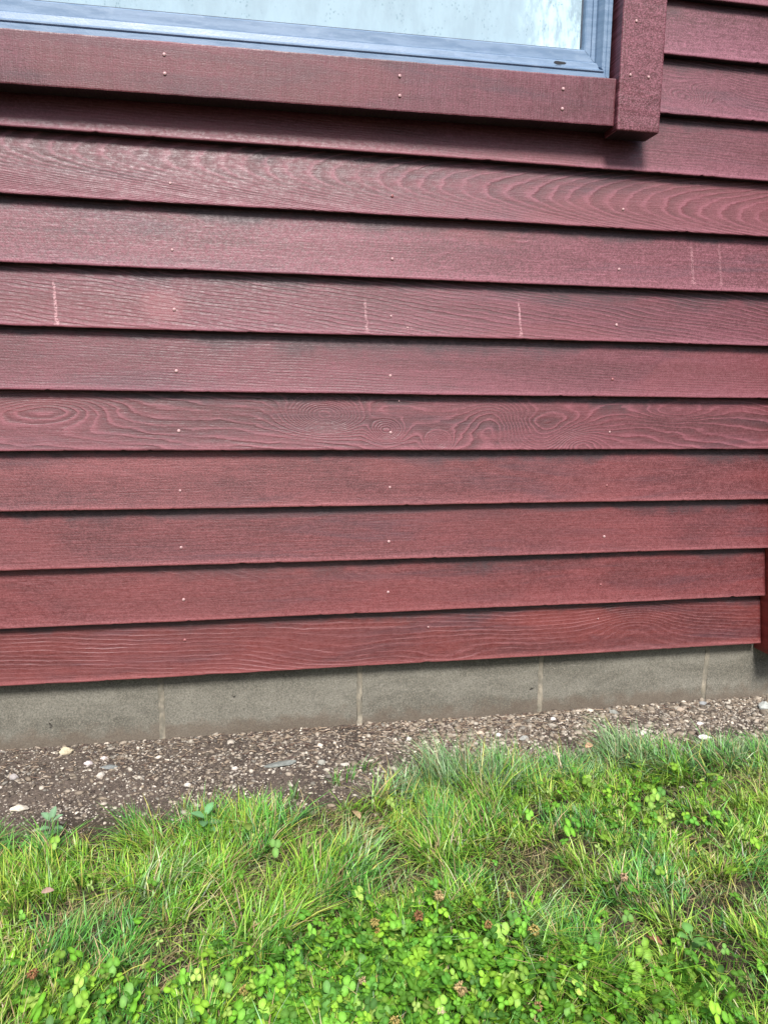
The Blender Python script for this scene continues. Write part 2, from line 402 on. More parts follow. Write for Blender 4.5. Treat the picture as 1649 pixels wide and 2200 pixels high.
# --- window trim
pt_rail = paint("rail_paint", 51.0, None, a=2, c=60, g=.1, scuff='v', speck=.55, blotch=.6, tone=.95, weight=.85)
pt_post = paint("post_paint", 57.0, None, a=2, c=60, g=.0, scuff='end', speck=1.15, blotch=.4, tone=1.0, weight=.8)
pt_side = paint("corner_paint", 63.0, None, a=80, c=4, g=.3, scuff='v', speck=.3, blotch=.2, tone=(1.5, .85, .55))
rail = boxmesh("window_trim_rail", -1.75, .7164, -.0425, -.0005, 1.2022, 1.2868, pt_rail, house, .0025, .0118, 260, 2, .0006)
rail["label"] = "horizontal red trim board under the window"
post = boxmesh("window_trim_post", .7170, .8055, -.0535, -.0005, 1.2005, 2.04, pt_post, house, .0040, 0.0, 90, 3, .0007)
post["label"] = "vertical red trim post at the right of the window"
for (nx_, nz) in ((-.1093, 1.2641), (-.1095, 1.2341), (.298, 1.2646), (.2985, 1.2313), (.6101, 1.2682), (.61, 1.2333)):
    add_nail(rail, nx_, -.0431, nz, 1.05)
for (nx_, nz) in ((.7442, 1.3929), (.7382, 1.2991), (.7758, 1.2982)): add_nail(post, nx_, -.0541, nz, .95)
boxmesh("window_trim_head", -1.75, .7155, -.0425, -.0005, WT - .01, WT + .07, pt_rail, house, .0025, .0118, 60, 2, .0004)

# --- aluminium window: frame, sash, glass
s = NT("painted_aluminium")
n = s.noise(14, 14, 120, 4, 2, .6, .5); n2 = s.noise(260, 260, 260, 2, 6); n3 = s.noise(35, 35, 60, 4, 4, .65)
c = s.mix(s.rng(n, .35, .65), (0.120, 0.188, 0.280), (0.160, 0.235, 0.335))
c = s.mix(s.mul(s.rng(n3, .56, .68), .22), c, (0.27, 0.34, 0.43))
c = s.mix(s.mul(s.rng(n3, .42, .34), .25), c, (0.20, 0.27, 0.40))
s.bump(n2, .0003, .5)
alu = s.fin(c, s.rng(n, .3, .7, .3, .5), .5)
def extrude_profile(bm, prof, fn, ts):
    """prof: list of (y, d) closed polygon, fn(t, y, d) -> position, ts: parameter values"""
    rings = [[bm.verts.new(fn(t, y, d)) for (y, d) in prof] for t in ts]
    P = len(prof)
    for a, b in zip(rings[:-1], rings[1:]):
        for j in range(P): bm.faces.new((a[j], b[j], b[(j + 1) % P], a[(j + 1) % P]))
    bm.faces.new(rings[0][::-1]); bm.faces.new(rings[-1])
# sill part: d measured up from the trim rail's top edge (z 1.2885)
Z0 = 1.2868
sill = [(.03, .0), (-.0235, .0), (-.0240, .0008), (-.0240, .0150), (-.0225, .0165), (-.0255, .0182), (-.0255, .0205), (-.0215, .0225),
        (-.0175, .0250), (-.0165, .0345), (-.0120, .0375), (.000, .0385), (.03, .0385)]
jamb = [(.03, .0), (-.0235, .0), (-.0240, .0008), (-.0240, .0075), (-.0220, .0090), (-.0220, .0125), (-.0250, .0140), (-.0250, .0165), (-.0190, .0190),
        (-.0120, .0225), (.000, .0255), (.03, .0255)]
bm = bmesh.new()
xr = .7100
def f_sill(t, y, d):
    x = WL_ + t * (xr - WL_)
    return (x - (d * .68 if t > .999 else 0) , y, Z0 + d + SH * x)
extrude_profile(bm, sill, f_sill, np.linspace(0, 1, 30))
def f_jamb(t, y, d):
    z = Z0 + SH * xr + .0005 + t * .65
    return (xr - d, y - .0006, z + (d * 1.42 if t < .001 else 0))
extrude_profile(bm, jamb, f_jamb, np.linspace(0, 1, 8))
bmesh.ops.recalc_face_normals(bm, faces=bm.faces[:])
me = bpy.data.meshes.new("window_frame"); bm.to_mesh(me); bm.free()
frame = link("window_frame", me, alu, house)
frame["label"] = "outer grey-blue metal frame of the window"
# weep slots
blk = simple("slot_black", (0.008, 0.008, 0.010), .6, .2, 300)
for (wx, wz) in ((-.385, 1.3185), (.612, 1.3205)):
    bm = bmesh.new()
    rnd = random.Random(int(wx * 100))
    for (ox, oz, lx, lz) in ((0, .0030, .020, .0030), (-.004, -.0030, .013, .0016), (-.002, -.0055, .007, .0012)):
        N = 16; top = [bm.verts.new((wx + ox + math.cos(a_) * lx * .62 * (1 + rnd.uniform(-.25, .2)), -.0178, wz + oz + math.sin(a_) * lz * (1 + rnd.uniform(-.4, .2)))) for a_ in [i / N * 2 * math.pi for i in range(N)]]
        fc = bm.faces.new(top)
        r_ = bmesh.ops.extrude_face_region(bm, geom=[fc])
        for v in r_['geom']:
            if isinstance(v, bmesh.types.BMVert): v.co.y += .0016
    bmesh.ops.recalc_face_normals(bm, faces=bm.faces[:])
    me = bpy.data.meshes.new("weep_slot"); bm.to_mesh(me); bm.free()
    link("weep_slot", me, blk, frame)

sash_b = [(.03, .0), (-.0060, .0), (-.0068, .0010), (-.0068, .0195), (-.0055, .0215), (-.0010, .0235), (.004, .0240), (.03, .0240)]
sash_s = [(.03, .0), (-.0060, .0), (-.0068, .0010), (-.0068, .0080), (-.0040, .0090), (-.0040, .0120), (-.0068, .0130), (-.0068, .0200), (-.0050, .0225), (.004, .0250), (.03, .0250)]
ZS = Z0 + .0392; xs_ = .6870
bm = bmesh.new()
extrude_profile(bm, sash_b, lambda t, y, d: (WL_ + .03 + t * (xs_ - WL_ - .03) - (d * 1.0 if t > .999 else 0), y, ZS + d + SH * (WL_ + t * (xs_ - WL_))), np.linspace(0, 1, 30))
extrude_profile(bm, sash_s, lambda t, y, d: (xs_ - d, y - .0005, ZS + SH * xs_ + t * .6 + (d * .96 if t < .001 else 0)), np.linspace(0, 1, 8))
bmesh.ops.recalc_face_normals(bm, faces=bm.faces[:])
me = bpy.data.meshes.new("window_sash"); bm.to_mesh(me); bm.free()
sash = link("window_sash", me, alu, house); sash["label"] = "inner metal sash holding the glass"

# glass with rain spots
s = NT("rain_spotted_glass")
tr = s.n.new("ShaderNodeBsdfTransparent"); tr.inputs[0].default_value = (.90, .97, .98, 1)
gl = s.n.new("ShaderNodeBsdfGlossy"); gl.inputs["Roughness"].default_value = .03
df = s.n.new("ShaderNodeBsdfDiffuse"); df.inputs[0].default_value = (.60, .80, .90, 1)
dk_ = s.n.new("ShaderNodeBsdfDiffuse"); dk_.inputs[0].default_value = (.16, .24, .27, 1)
fz = s.n.new("ShaderNodeFresnel"); fz.inputs[0].default_value = 1.9
mx = s.n.new("ShaderNodeMixShader"); s.l.new(fz.outputs[0], mx.inputs[0]); s.l.new(tr.outputs[0], mx.inputs[1]); s.l.new(gl.outputs[0], mx.inputs[2])
vo = s.n.new("ShaderNodeTexVoronoi"); vo.feature = 'F1'; vo.inputs["Scale"].default_value = 1
s.l.new(s.vec(s.mul(s.x, 210), 0, s.mul(s.z, 130)), vo.inputs["Vector"])
nn = s.noise(25, 0, 18, 3, 3, .7)
dots = s.mul(s.rng(vo.outputs["Distance"], .16, .34, 1, 0), s.rng(nn, .47, .62))
stv = s.mul(s.rng(s.noise(260, 0, 5, 2, 7, .6), .66, .72), .35)
sky_wash = s.add(s.mul(s.rng(s.noise(22, 0, 9, 4, 12, .7), .3, .7), .08), s.mul(s.rng(s.add(s.x, s.mul(s.noise(30, 0, 12, 3, 2, .6), .08)), .57, .62), s.mul(s.rng(s.noise(70, 0, 25, 3, 22, .7), .35, .6), .30)))
sky_wash = s.add(sky_wash, .42)  # pale cyan diffuse wash paints the bright sky reflection onto the glass
m2 = s.n.new("ShaderNodeMixShader"); s.put(m2.inputs[0], sky_wash); s.l.new(mx.outputs[0], m2.inputs[1]); s.l.new(df.outputs[0], m2.inputs[2])
m3 = s.n.new("ShaderNodeMixShader"); s.put(m3.inputs[0], s.M('MINIMUM', s.add(s.mul(dots, .75), s.mul(stv, .5)), .8)); s.l.new(m2.outputs[0], m3.inputs[1]); s.l.new(dk_.outputs[0], m3.inputs[2])
s.l.new(m3.outputs[0], s.out.inputs[0])
bm = bmesh.new(); addbox(bm, WL_ + .04, xs_ - .020, .0045, .0085, ZS + .018, WT - .005, SH)
bm.normal_update(); me = bpy.data.meshes.new("glass_pane"); bm.to_mesh(me); bm.free()
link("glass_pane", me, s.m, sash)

# black glazing gasket
bm = bmesh.new()
addbox(bm, WL_ + .05, xs_ - .0255, .0018, .0044, ZS + .0236, ZS + .0256, SH)
addbox(bm, xs_ - .0272, xs_ - .0252, .0016, .0042, ZS + .030, 1.93, SH)
addbox(bm, WL_ + .03, xs_ - .001, -.0062, -.0050, ZS - .0012, ZS + .0003, SH)
bm.normal_update(); me = bpy.data.meshes.new("gasket"); bm.to_mesh(me); bm.free()
link("gasket", me, simple("gasket_rubber", (.05, .06, .08), .6, .2, 300), sash)

# curtain inside
cs = NT("curtain_cloth")
n = cs.noise(18, 0, 2.0, 3, 4); n2 = cs.noise(500, 0, 500, 2, 1)
c = cs.mix(cs.rng(n, .3, .7), (0.66, 0.82, 0.90), (0.80, 0.92, 0.95)); cs.bump(n2, .0004, .5)
cm = cs.fin(c, .8, .2)
nxs = 420; xs = np.linspace(WL_ + .05, .70, nxs)
zs = np.linspace(1.25, WT, 6)
V = []
for zz in zs:
    for x in xs:
        k = max(0, min(1, (x - .48) / .05))
        V.append((x, .075 + math.sin(x * 34 + math.sin(x * 9) * 2) * .010 * (.35 + .65 * k) + math.sin(x * 97) * .004 * k, zz))
a = np.arange(len(V)).reshape(6, nxs)
cur = raw("curtain", V, [np.stack([a[:-1, :-1], a[:-1, 1:], a[1:, 1:], a[1:, :-1]], -1).reshape(-1, 4)], cm, smooth=True)
md = cur.modifiers.new("t", 'SOLIDIFY'); md.thickness = .0012
tag(cur, "pale curtain hanging behind the rain-spotted window glass", "curtain")

# --- corner board
cb = boxmesh("corner_board", 1.1745, 1.2620, -.052, .0290, .1240, 2.05, pt_side, house, .003, 0.0, 60, 2, .0006)
cb["label"] = "dark red corner board at the right end of the clapboards"

# --- foundation
s = NT("block_face")
n = s.noise(6, 5, 14, 5, 2, .7, .6); n2 = s.noise(330, 330, 330, 4, 4, .85); n3 = s.noise(60, 60, 60, 4, 6, .7); n4 = s.noise(28, 28, 28, 3, 16, .6)
c = s.mix(s.rng(n, .3, .7), (0.115, 0.108, 0.086), (0.195, 0.184, 0.150))
c = s.mix(s.mul(s.rng(n2, .5, .66), .6), c, (0.31, 0.28, 0.22))
c = s.mix(s.mul(s.rng(n2, .5, .36), .6), c, (0.055, 0.050, 0.040))
c = s.mix(s.mul(s.rng(s.noise(90, 90, 30, 3, 25, .7), .55, .72), .2), c, (0.09, 0.085, 0.07))
c = s.mix(s.mul(s.rng(n3, .60, .70), .35), c, (0.32, 0.30, 0.25))
pit = s.rng(n4, .70, .74)
c = s.mix(s.mul(pit, .7), c, (0.035, 0.032, 0.028))
splash = s.mul(s.rng(s.add(s.z, s.mul(s.sub(n4, .5), .09)), .010, .045, 1, 0), .6)      # soil splashed on the lowest centimetres
c = s.mix(splash, c, (0.12, 0.088, 0.064))
s.bump(s.sub(s.add(s.mul(n2, .6), s.mul(n3, .5)), s.mul(pit, 1.0)), .0022, .9)
conc = s.fin(c, .9, .2)
s = NT("mortar")
n2 = s.noise(200, 200, 200, 3, 4, .75); n = s.noise(30, 30, 40, 3, 9)
c = s.mix(s.rng(n, .35, .65), (0.24, 0.21, 0.155), (0.34, 0.30, 0.23)); c = s.mix(s.mul(s.rng(n2, .5, .3), .5), c, (0.16, 0.13, 0.10)); c = s.mix(s.rng(s.noise(40, 40, 22, 3, 19, .7), .38, .60, .9, .05), c, (0.15, 0.138, 0.108))
s.bump(n2, .002, .9); mort = s.fin(c, .9, .2)
JX = [-1.377, -.971, -.565, -.159, .245, .651, 1.057]
prev = -1.80
for k, jx in enumerate(JX + [None]):
    x1 = (jx - .0048) if jx is not None else 1.245
    b_ = boxmesh("foundation_block", prev, x1, .0300, .22, -.09, .1545, conc, house, .0025, 0, 60, 2, .0012)
    prev = (jx + .0048) if jx is not None else 0
    if jx is not None and -.6 < jx:
        # a hand-struck joint: wavy width, slightly proud of the block face
        N = 46; V = []; Fc = []
        for i in range(N):
            z = -.06 + i / (N - 1) * .214
            wl_ = .0062 + mnoise.noise(Vector((z * 60, jx * 9, 1))) * .0022; wr_ = .0062 + mnoise.noise(Vector((z * 60, jx * 9, 5))) * .0022
            off = mnoise.noise(Vector((z * 14, jx * 3, 3))) * .003
            pr_ = .0012 + mnoise.noise(Vector((z * 90, jx, 2))) * .0005
            V += [(jx + off - wl_, .0312, z), (jx + off - wl_ * .6, .0300 - pr_, z), (jx + off + wr_ * .6, .0300 - pr_, z), (jx + off + wr_, .0312, z)]
            if i:
                a0 = (i - 1) * 4; b0 = i * 4
                for j in range(3): Fc.append((a0 + j, a0 + j + 1, b0 + j + 1, b0 + j))
        raw("mortar_joint", V, [np.array(Fc)], mort, house, smooth=True)
    elif jx is not None:
        boxmesh("mortar_joint", jx - .0047, jx + .0047, .031, .2, -.08, .15, mort, house, 0)

# ================================================================== GRAVEL AND LITTER
def lerp(xs, ys, x): return np.interp(x, xs, ys)
EDGE_X = [-1.5, -.45, -.37, -.30, -.20, -.10, .0, .08, .15, .22, .28, .34, .45, .60, .75, .90, 1.10, 1.8]
EDGE_Y = [-.29, -.295, -.315, -.335, -.320, -.295, -.300, -.305, -.295, -.275, -.245, -.235, -.235, -.220, -.195, -.215, -.225, -.21]
def edge(x): return np.interp(x, EDGE_X, EDGE_Y)

ICO = bmesh.new(); bmesh.ops.create_icosphere(ICO, subdivisions=1, radius=1)
IV = np.array([v.co[:] for v in ICO.verts]); IF = np.array([[v.index for v in f.verts] for f in ICO.faces]); ICO.free()

def gz_arr(xy): return np.array([gz(float(a), float(b)) for a, b in xy])

def chips(xy, size, cols, flat=(.25, .6), seed=1):
    r = np.random.default_rng(seed); n = len(xy)
    V = IV[None] * (1 + r.uniform(-.32, .32, (n, len(IV), 1)))
    sc = np.stack([r.uniform(.6, 1.5, n), r.uniform(.5, 1.0, n), r.uniform(*flat, n)], -1) * size[:, None]
    V = V * sc[:, None]
    a = r.uniform(0, 6.28, n); tx = r.normal(0, .25, n)
    c_, s_ = np.cos(a), np.sin(a)
    y_ = V[..., 1] * np.cos(tx)[:, None] - V[..., 2] * np.sin(tx)[:, None]; z_ = V[..., 1] * np.sin(tx)[:, None] + V[..., 2] * np.cos(tx)[:, None]
    x_ = V[..., 0]
    V = np.stack([x_ * c_[:, None] - y_ * s_[:, None], x_ * s_[:, None] + y_ * c_[:, None], z_], -1)
    z0 = gz_arr(xy) + sc[:, 2] * .35
    V += np.concatenate([xy, z0[:, None]], 1)[:, None]
    Fc = (IF[None] + (np.arange(n) * len(IV))[:, None, None]).reshape(-1, 3)
    C = np.repeat(cols, len(IV), 0)
    return V.reshape(-1, 3), Fc, C

s = NT("gravel_chips"); t_ = s.attr(); n = s.noise(600, 600, 600, 2, 1)
c = s.mix(s.rng(n, .3, .7), s.mix(1.0, t_, (.7, .7, .7), 'MULTIPLY'), t_); s.bump(n, .0006, .8)
gm = s.fin(c, .75, .3)
N = 52000
xy = np.stack([rng.uniform(-.75, 1.40, N * 2), rng.uniform(-.36, .030, N * 2)], -1)
dist_edge = xy[:, 1] - edge(xy[:, 0])
dens = np.clip((dist_edge + .03) / .17, .05, 1) * np.interp(xy[:, 0], [-.5, .1, .6, 1.2], [.62, .75, 1.25, 1.4])
dens *= np.array([.55 + .9 * mnoise.noise(Vector((a * 7, b * 12, 0))) + .25 for a, b in xy])
keep = rng.uniform(0, 1, len(xy)) < dens; xy = xy[keep][:N]
n_ = len(xy)
size = np.clip(rng.lognormal(math.log(.0017), .58, n_), .0008, .0078) * np.interp(xy[:, 0], [-.5, .1, .6, 1.2], [.82, .95, 1.15, 1.25])
pal = np.array([(0.055, .040, .030), (0.095, .070, .050), (0.16, .122, .085), (0.28, .225, .165), (0.36, .31, .24), (0.56, .48, .37), (0.15, .135, .11), (0.22, .165, .11)])
pi = rng.choice(len(pal), n_, p=[.16, .14, .18, .18, .13, .08, .04, .09])
cols = pal[pi] * rng.uniform(.7, 1.45, (n_, 1)) * np.array((.97, 1.0, 1.06))
cols[size > .0038] = cols[size > .0038] * .8 + np.array((.08, .068, .05))
V, Fc, C = chips(xy, size, cols, seed=3)
tag(raw("gravel", V, [Fc], gm, cols=C), "loose gravel and soil crumbs scattered along the foundation", "gravel", kind="stuff")

# straw, dead needles and mulch shreds lying flat
def flat_fibres(xy, ln, wd, col, seed, ang=None, lift=.002):
    r = np.random.default_rng(seed); n = len(xy)
    a = r.uniform(0, math.pi, n) if ang is None else ang
    bend = r.normal(0, .25, n); z0 = gz_arr(xy) + lift
    K = 4; V = np.zeros((n, K, 2, 3))
    for k in range(K):
        t = k / (K - 1) - .5
        px = t * ln; py = bend * ln * (t * t) * 2
        cx = xy[:, 0] + px * np.cos(a) - py * np.sin(a); cyy = xy[:, 1] + px * np.sin(a) + py * np.cos(a)
        wz = z0 + r.uniform(-.0005, .004, n) * (abs(t) + .2)
        for j, sg in enumerate((-1, 1)):
            ww = wd * (1 - .5 * abs(t) * 2 * .8)
            V[:, k, j] = np.stack([cx - np.sin(a) * ww * sg, cyy + np.cos(a) * ww * sg, wz + sg * wd * .4], -1)
    base = (np.arange(n) * K * 2)[:, None]
    f = []
    for k in range(K - 1): f.append(base + np.array([[2 * k, 2 * k + 1, 2 * k + 3, 2 * k + 2]]))
    return V.reshape(-1, 3), np.concatenate(f), np.repeat(col, K * 2, 0)
N = 1900
xy = np.stack([np.concatenate([rng.normal(.42, .32, N // 2), rng.uniform(-.9, 1.5, N - N // 2)]), .026 - np.abs(rng.normal(0, .07, N))], -1)
xy = xy[(xy[:, 1] > edge(xy[:, 0]) - .04) & (xy[:, 0] > -1) & (xy[:, 0] < 1.55)]
n_ = len(xy)
cp_ = np.array([(0.34, .26, .18), (0.22, .16, .11), (0.13, .085, .06), (0.42, .34, .26), (.08, .05, .04)])
cols = cp_[rng.choice(5, n_, p=[.25, .25, .25, .1, .15])] * rng.uniform(.7, 1.2, (n_, 1))
V, Fc, C = flat_fibres(xy, rng.uniform(.004, .018, n_), rng.uniform(.0004, .0013, n_), cols, 5, rng.normal(.15, .7, n_))
tag(raw("straw_litter", V, [Fc], gm, cols=C), "dry straw and mulch shreds lying along the foot of the foundation", "litter", kind="stuff")

# ================================================================== STONES
def stone(x, y, sx, sy_, sz, col, label, seed, rot=0.0, sink=.3, angular=.22):
    bm = bmesh.new(); bmesh.ops.create_icosphere(bm, subdivisions=3, radius=1)
    o_ = Vector((seed * 3.1, seed * 1.7, 0))
    for v in bm.verts:
        d = v.co.copy()
        k = 1 + mnoise.noise(d * 1.1 + o_) * angular * 1.6 + mnoise.noise(d * 2.6 + o_) * angular * .6
        # facet: quantised support planes
        for pn in range(11):
            nrm = Vector((math.sin(seed * 2 + pn * 2.1), math.cos(seed * 1.3 + pn * 1.7), math.sin(pn * 1.1 + seed) * .7)).normalized()
            h = d.normalized().dot(nrm) * k
            if h > .66: k *= .66 / h
        v.co = Vector((d.x * k * sx, d.y * k * sy_, d.z * k * sz))
    me = bpy.data.meshes.new("stone"); bm.to_mesh(me); bm.free()
    mt = simple("stone_rock_" + str(seed), col, .75, .22, 260, .0012, .3)
    o = link("stone", me, mt, None, (x, y, gz(x, y) + sz * (1 - sink * 2)))
    o.rotation_euler = (random.uniform(-.15, .15), random.uniform(-.15, .15), rot)
    tag(o, label, "stone", "stones lying in the dirt strip")
CREAM = (.48, .41, .28); WHITE = (.44, .40, .34); GRY = (.24, .22, .19); BLU = (.24, .245, .24); TAN = (.36, .29, .22)
for k, a_ in enumerate([
 (-.337, .000, .017, .010, .010, CREAM, "cream angular stone touching the foundation, left of the leftmost mortar joint", 0.1),
 (-.371, -.200, .019, .010, .0055, (.50, .45, .36), "flat cream stone just behind the small broadleaf weed", -.1),
 (-.258, -.098, .0095, .007, .006, WHITE, "white pebble below the grey flake near the big cream stone", .5),
 (-.288, -.049, .010, .007, .005, (.50, .44, .42), "pinkish white pebble in front of the cream angular stone", .2),
 (-.262, -.035, .0095, .006, .005, (.42, .36, .33), "dull pink pebble nearest the cream angular stone on its right", .2),
 (-.247, -.070, .020, .008, .004, (.16, .17, .16), "dark grey-green flake between the white pebbles at left", .05),
 (-.099, -.156, .0075, .006, .005, (.48, .44, .37), "round white pebble alone on bare dirt under the first mortar joint", 0),
 (-.410, -.089, .010, .008, .008, (.30, .27, .25), "brownish grey round stone at the far left of the dirt", 0),
 (.068, -.109, .042, .014, .005, (.17, .18, .16), "long dark grey flat stone half sunk in the dirt", .02),
 (.190, -.139, .012, .006, .005, WHITE, "white oblong pebble right of the long sunken stone", .1),
 (-.015, -.110, .008, .006, .005, (.48, .42, .36), "beige pebble left of the long sunken stone", .3),
 (.147, -.126, .011, .008, .006, (.26, .25, .21), "olive grey round stone at the right end of the long sunken stone", 0),
 (.668, -.007, .009, .006, .005, (.58, .52, .48), "white pebble close to the block under the third mortar joint", 0),
 (.522, -.066, .008, .007, .005, (.62, .58, .54), "white round pebble among straw in the middle of the strip", 0),
 (.333, -.058, .009, .006, .005, (.50, .46, .42), "pale pebble in the straw right of the second mortar joint", .4),
 (.816, .001, .013, .008, .007, (.22, .22, .19), "grey-green stone against the block between the two right joints", 0),
 (1.040, .009, .012, .008, .006, BLU, "blue-grey stone against the block below the fourth mortar joint", .1),
 (.972, -.011, .012, .008, .007, TAN, "rounded tan stone left of the blue-grey stone", 0),
 (.974, -.083, .010, .007, .005, (.55, .50, .46), "pinkish pale pebble in gravel under the rightmost joint", 0),
 (.944, -.145, .020, .009, .006, (.60, .57, .54), "large white stone at the grass edge near the right", .05),
 (.826, -.107, .012, .008, .006, (.50, .46, .42), "light stone in gravel just above the tall grass", .2),
 (.674, -.160, .022, .010, .006, (.42, .35, .27), "flat tan stone poking out of the grass edge", -.1),
 (.738, .020, .022, .006, .003, (.38, .32, .25), "thin flat tan chip lying along the foundation", .02),
 (1.174, -.026, .022, .016, .012, (.32, .33, .30), "big grey stone at the right edge beneath the corner board", .3),
 (.570, -.087, .012, .009, .007, (.28, .28, .25), "grey stone left of the flat tan stone in the grass", 0),
 (.489, -.049, .010, .007, .005, (.44, .36, .27), "ochre pebble left of the round white pebble in straw", 0)]):
    stone(*a_[:5], a_[5], a_[6], k + 1, a_[7])

# ================================================================== LAWN
def blades(root, h, lean, bend, wd, col, tipcol, seed, K=4):
    """root (n,3); lean = azimuth; bend = horizontal reach / height"""
    r = np.random.default_rng(seed); n = len(root)
    tw = lean + math.pi / 2 + r.normal(0, .5, n)
    dx, dy = np.cos(lean), np.sin(lean)
    V = np.zeros((n, 2 * K - 1, 3)); C = np.zeros((n, 2 * K - 1, 3))
    for k in range(K):
        t = k / (K - 1)
        reach = bend * h * (t ** 1.7); zz = h * t * (1 - .38 * np.minimum(bend, 1.6) * t)
        c0 = root + np.stack([dx * reach, dy * reach, zz], -1)
        ww = wd * (1 - t ** 1.6) * .5
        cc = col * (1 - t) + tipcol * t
        if k == K - 1: V[:, -1] = c0; C[:, -1] = cc
        else:
            side = np.stack([np.cos(tw) * ww, np.sin(tw) * ww, ww * .25 * np.sin(lean * 3)], -1)
            V[:, 2 * k] = c0 - side; V[:, 2 * k + 1] = c0 + side; C[:, 2 * k] = cc; C[:, 2 * k + 1] = cc
    base = (np.arange(n) * (2 * K - 1))[:, None]
    quads = np.concatenate([base + np.array([[2 * k, 2 * k + 1, 2 * k + 3, 2 * k + 2]]) for k in range(K - 2)])
    tris = base + np.array([[2 * K - 4, 2 * K - 3, 2 * K - 2]])
    return V.reshape(-1, 3), quads, tris, C.reshape(-1, 3)

def leafmat(name, trans=.35, rough=.4, spec=.35):
    s = NT(name); t_ = s.attr(); n = s.noise(90, 90, 90, 2, 1)
    c = s.mix(s.rng(n, .3, .7), s.mix(1.0, t_, (.8, .8, .8), 'MULTIPLY'), t_)
    s.fin(c, rough, spec)
    tl = s.n.new("ShaderNodeBsdfTranslucent"); s.put(tl.inputs[0], s.mix(1.0, c, (1.25, 1.15, .6), 'MULTIPLY'))
    mx = s.n.new("ShaderNodeMixShader"); mx.inputs[0].default_value = trans
    s.l.new(s.b.outputs[0], mx.inputs[1]); s.l.new(tl.outputs[0], mx.inputs[2]); s.l.new(mx.outputs[0], s.out.inputs[0])
    return s.m
grass_m = leafmat("grass_blade", .22, .38, .40)

def nz(x, y, k, o): return mnoise.noise(Vector((x * k, y * k, o)))
def clover_d(x, y):
    a = math.exp(-(((x - .17) / .17) ** 2 + ((y + .74) / .115) ** 2) ** 1.3)
    b = .35 * math.exp(-(((x + .23) / .14) ** 2 + ((y + .69) / .05) ** 2))
    c_ = .12 * math.exp(-(((x - .66) / .13) ** 2 + ((y + .38) / .12) ** 2)) + .35 * math.exp(-(((x - .45) / .10) ** 2 + ((y + .78) / .07) ** 2))
    return min(1, max(0, (a + b + c_) * (1 + nz(x, y, 12, 5) * .9)))
BLU_G = np.array((.090, .27, .070)); LIME = np.array((.30, .56, .045)); MIDG = np.array((.15, .43, .045)); YEL = np.array((.60, .62, .12)); TANC = np.array((.50, .36, .18)); PALEG = np.array((.36, .52, .25)); OLV = np.array((.16, .20, .04))
roots = []; hs = []; leans = []; bends = []; wds = []; cA = []; cB = []
R = random.Random(5)
def tuft(x, y, n, rad, h, lean, spread, bend, wd, ca, cb_):
    for _ in range(n):
        a = R.uniform(0, 6.283); q_ = rad * math.sqrt(R.random())
        px, py = x + q_ * math.cos(a), y + q_ * math.sin(a)
        roots.append((px, py)); hs.append(h * R.uniform(.45, 1.15))
        # blades fan outward from the tuft centre, plus the shared lean
        la = lean + R.gauss(0, spread) if R.random() < .62 else a + R.gauss(0, .5)
        leans.append(la); bends.append(abs(R.gauss(bend, .35))); wds.append(wd * R.uniform(.6, 1.35))
        k = R.random(); v = R.choice((.38, .6, .8, 1.0, 1.2, 1.55)) * R.uniform(.9, 1.1)
        c1 = np.array(ca) * (1 - k) + np.array(cb_) * k
        if R.random() < .13: c1 = TANC * R.uniform(.6, 1.15)
        elif R.random() < .06: c1 = YEL * R.uniform(.6, 1.0)
        cA.append(c1 * v * .32); cB.append(np.minimum(c1 * v * 1.45, .75))  # dark roots, bright tips: shade between blades put into the blade colour
# scattered tufts over the lawn
cnt = 0
while cnt < 2550:
    x = R.uniform(-.85, 1.45); y = R.uniform(-1.0, -.14)
    if y > edge(x) - .008: continue
    # photo-visible wedge plus margin gets the density
    if x < -.50 - (y + .3) * -.35 - .12 or x > 1.35 + (y + .2) * .9: 
        if R.random() > .25: continue
    cd = clover_d(x, y)
    if R.random() < cd * .12: continue
    cnt += 1
    m1 = nz(x, y, 5.5, 1); m2 = nz(x, y, 11, 2); near_edge = max(0, 1 - (edge(x) - y) / .10)
    dry = nz(x, y, 7, 9)
    # dry scalped patches
    for (px, py, pr) in ((-.20, -.50, .05), (.14, -.345, .045), (.22, -.52, .045), (.72, -.46, .05), (.80, -.36, .04), (.66, -.62, .06), (.40, -.57, .06), (.50, -.66, .05), (.02, -.46, .045), (.10, -.38, .06), (-.1, -.60, .05), (.42, -.50, .06), (.09, -.60, .045), (.58, -.74, .06)):
        if (x - px) ** 2 + (y - py) ** 2 < pr ** 2: dry = .6
    lean = 1.9 + 1.8 * nz(x, y, 3.0, 4) * 2
    if dry > .36:
        tuft(x, y, R.randint(14, 26), .022, R.uniform(.018, .034), lean, 1.3, 1.1, .0015, TANC * .75, MIDG * .9)
        continue
    tall = .026 + .022 * max(0, m1 + .3) + .020 * near_edge * (1.0 if x > .22 else .45)
    if m2 > .12: ca, cb_ = BLU_G, MIDG
    elif m2 < -.15: ca, cb_ = LIME, MIDG * .8 + YEL * .2
    else: ca, cb_ = MIDG, LIME
    if near_edge > .3 and x > .25: ca, cb_ = BLU_G * 1.1, PALEG * .85
    tuft(x, y, R.randint(26, 52), R.uniform(.010, .028), tall * R.uniform(.85, 1.6), lean, .75, .80, R.choice((.0017, .0022, .0027)), ca, cb_)
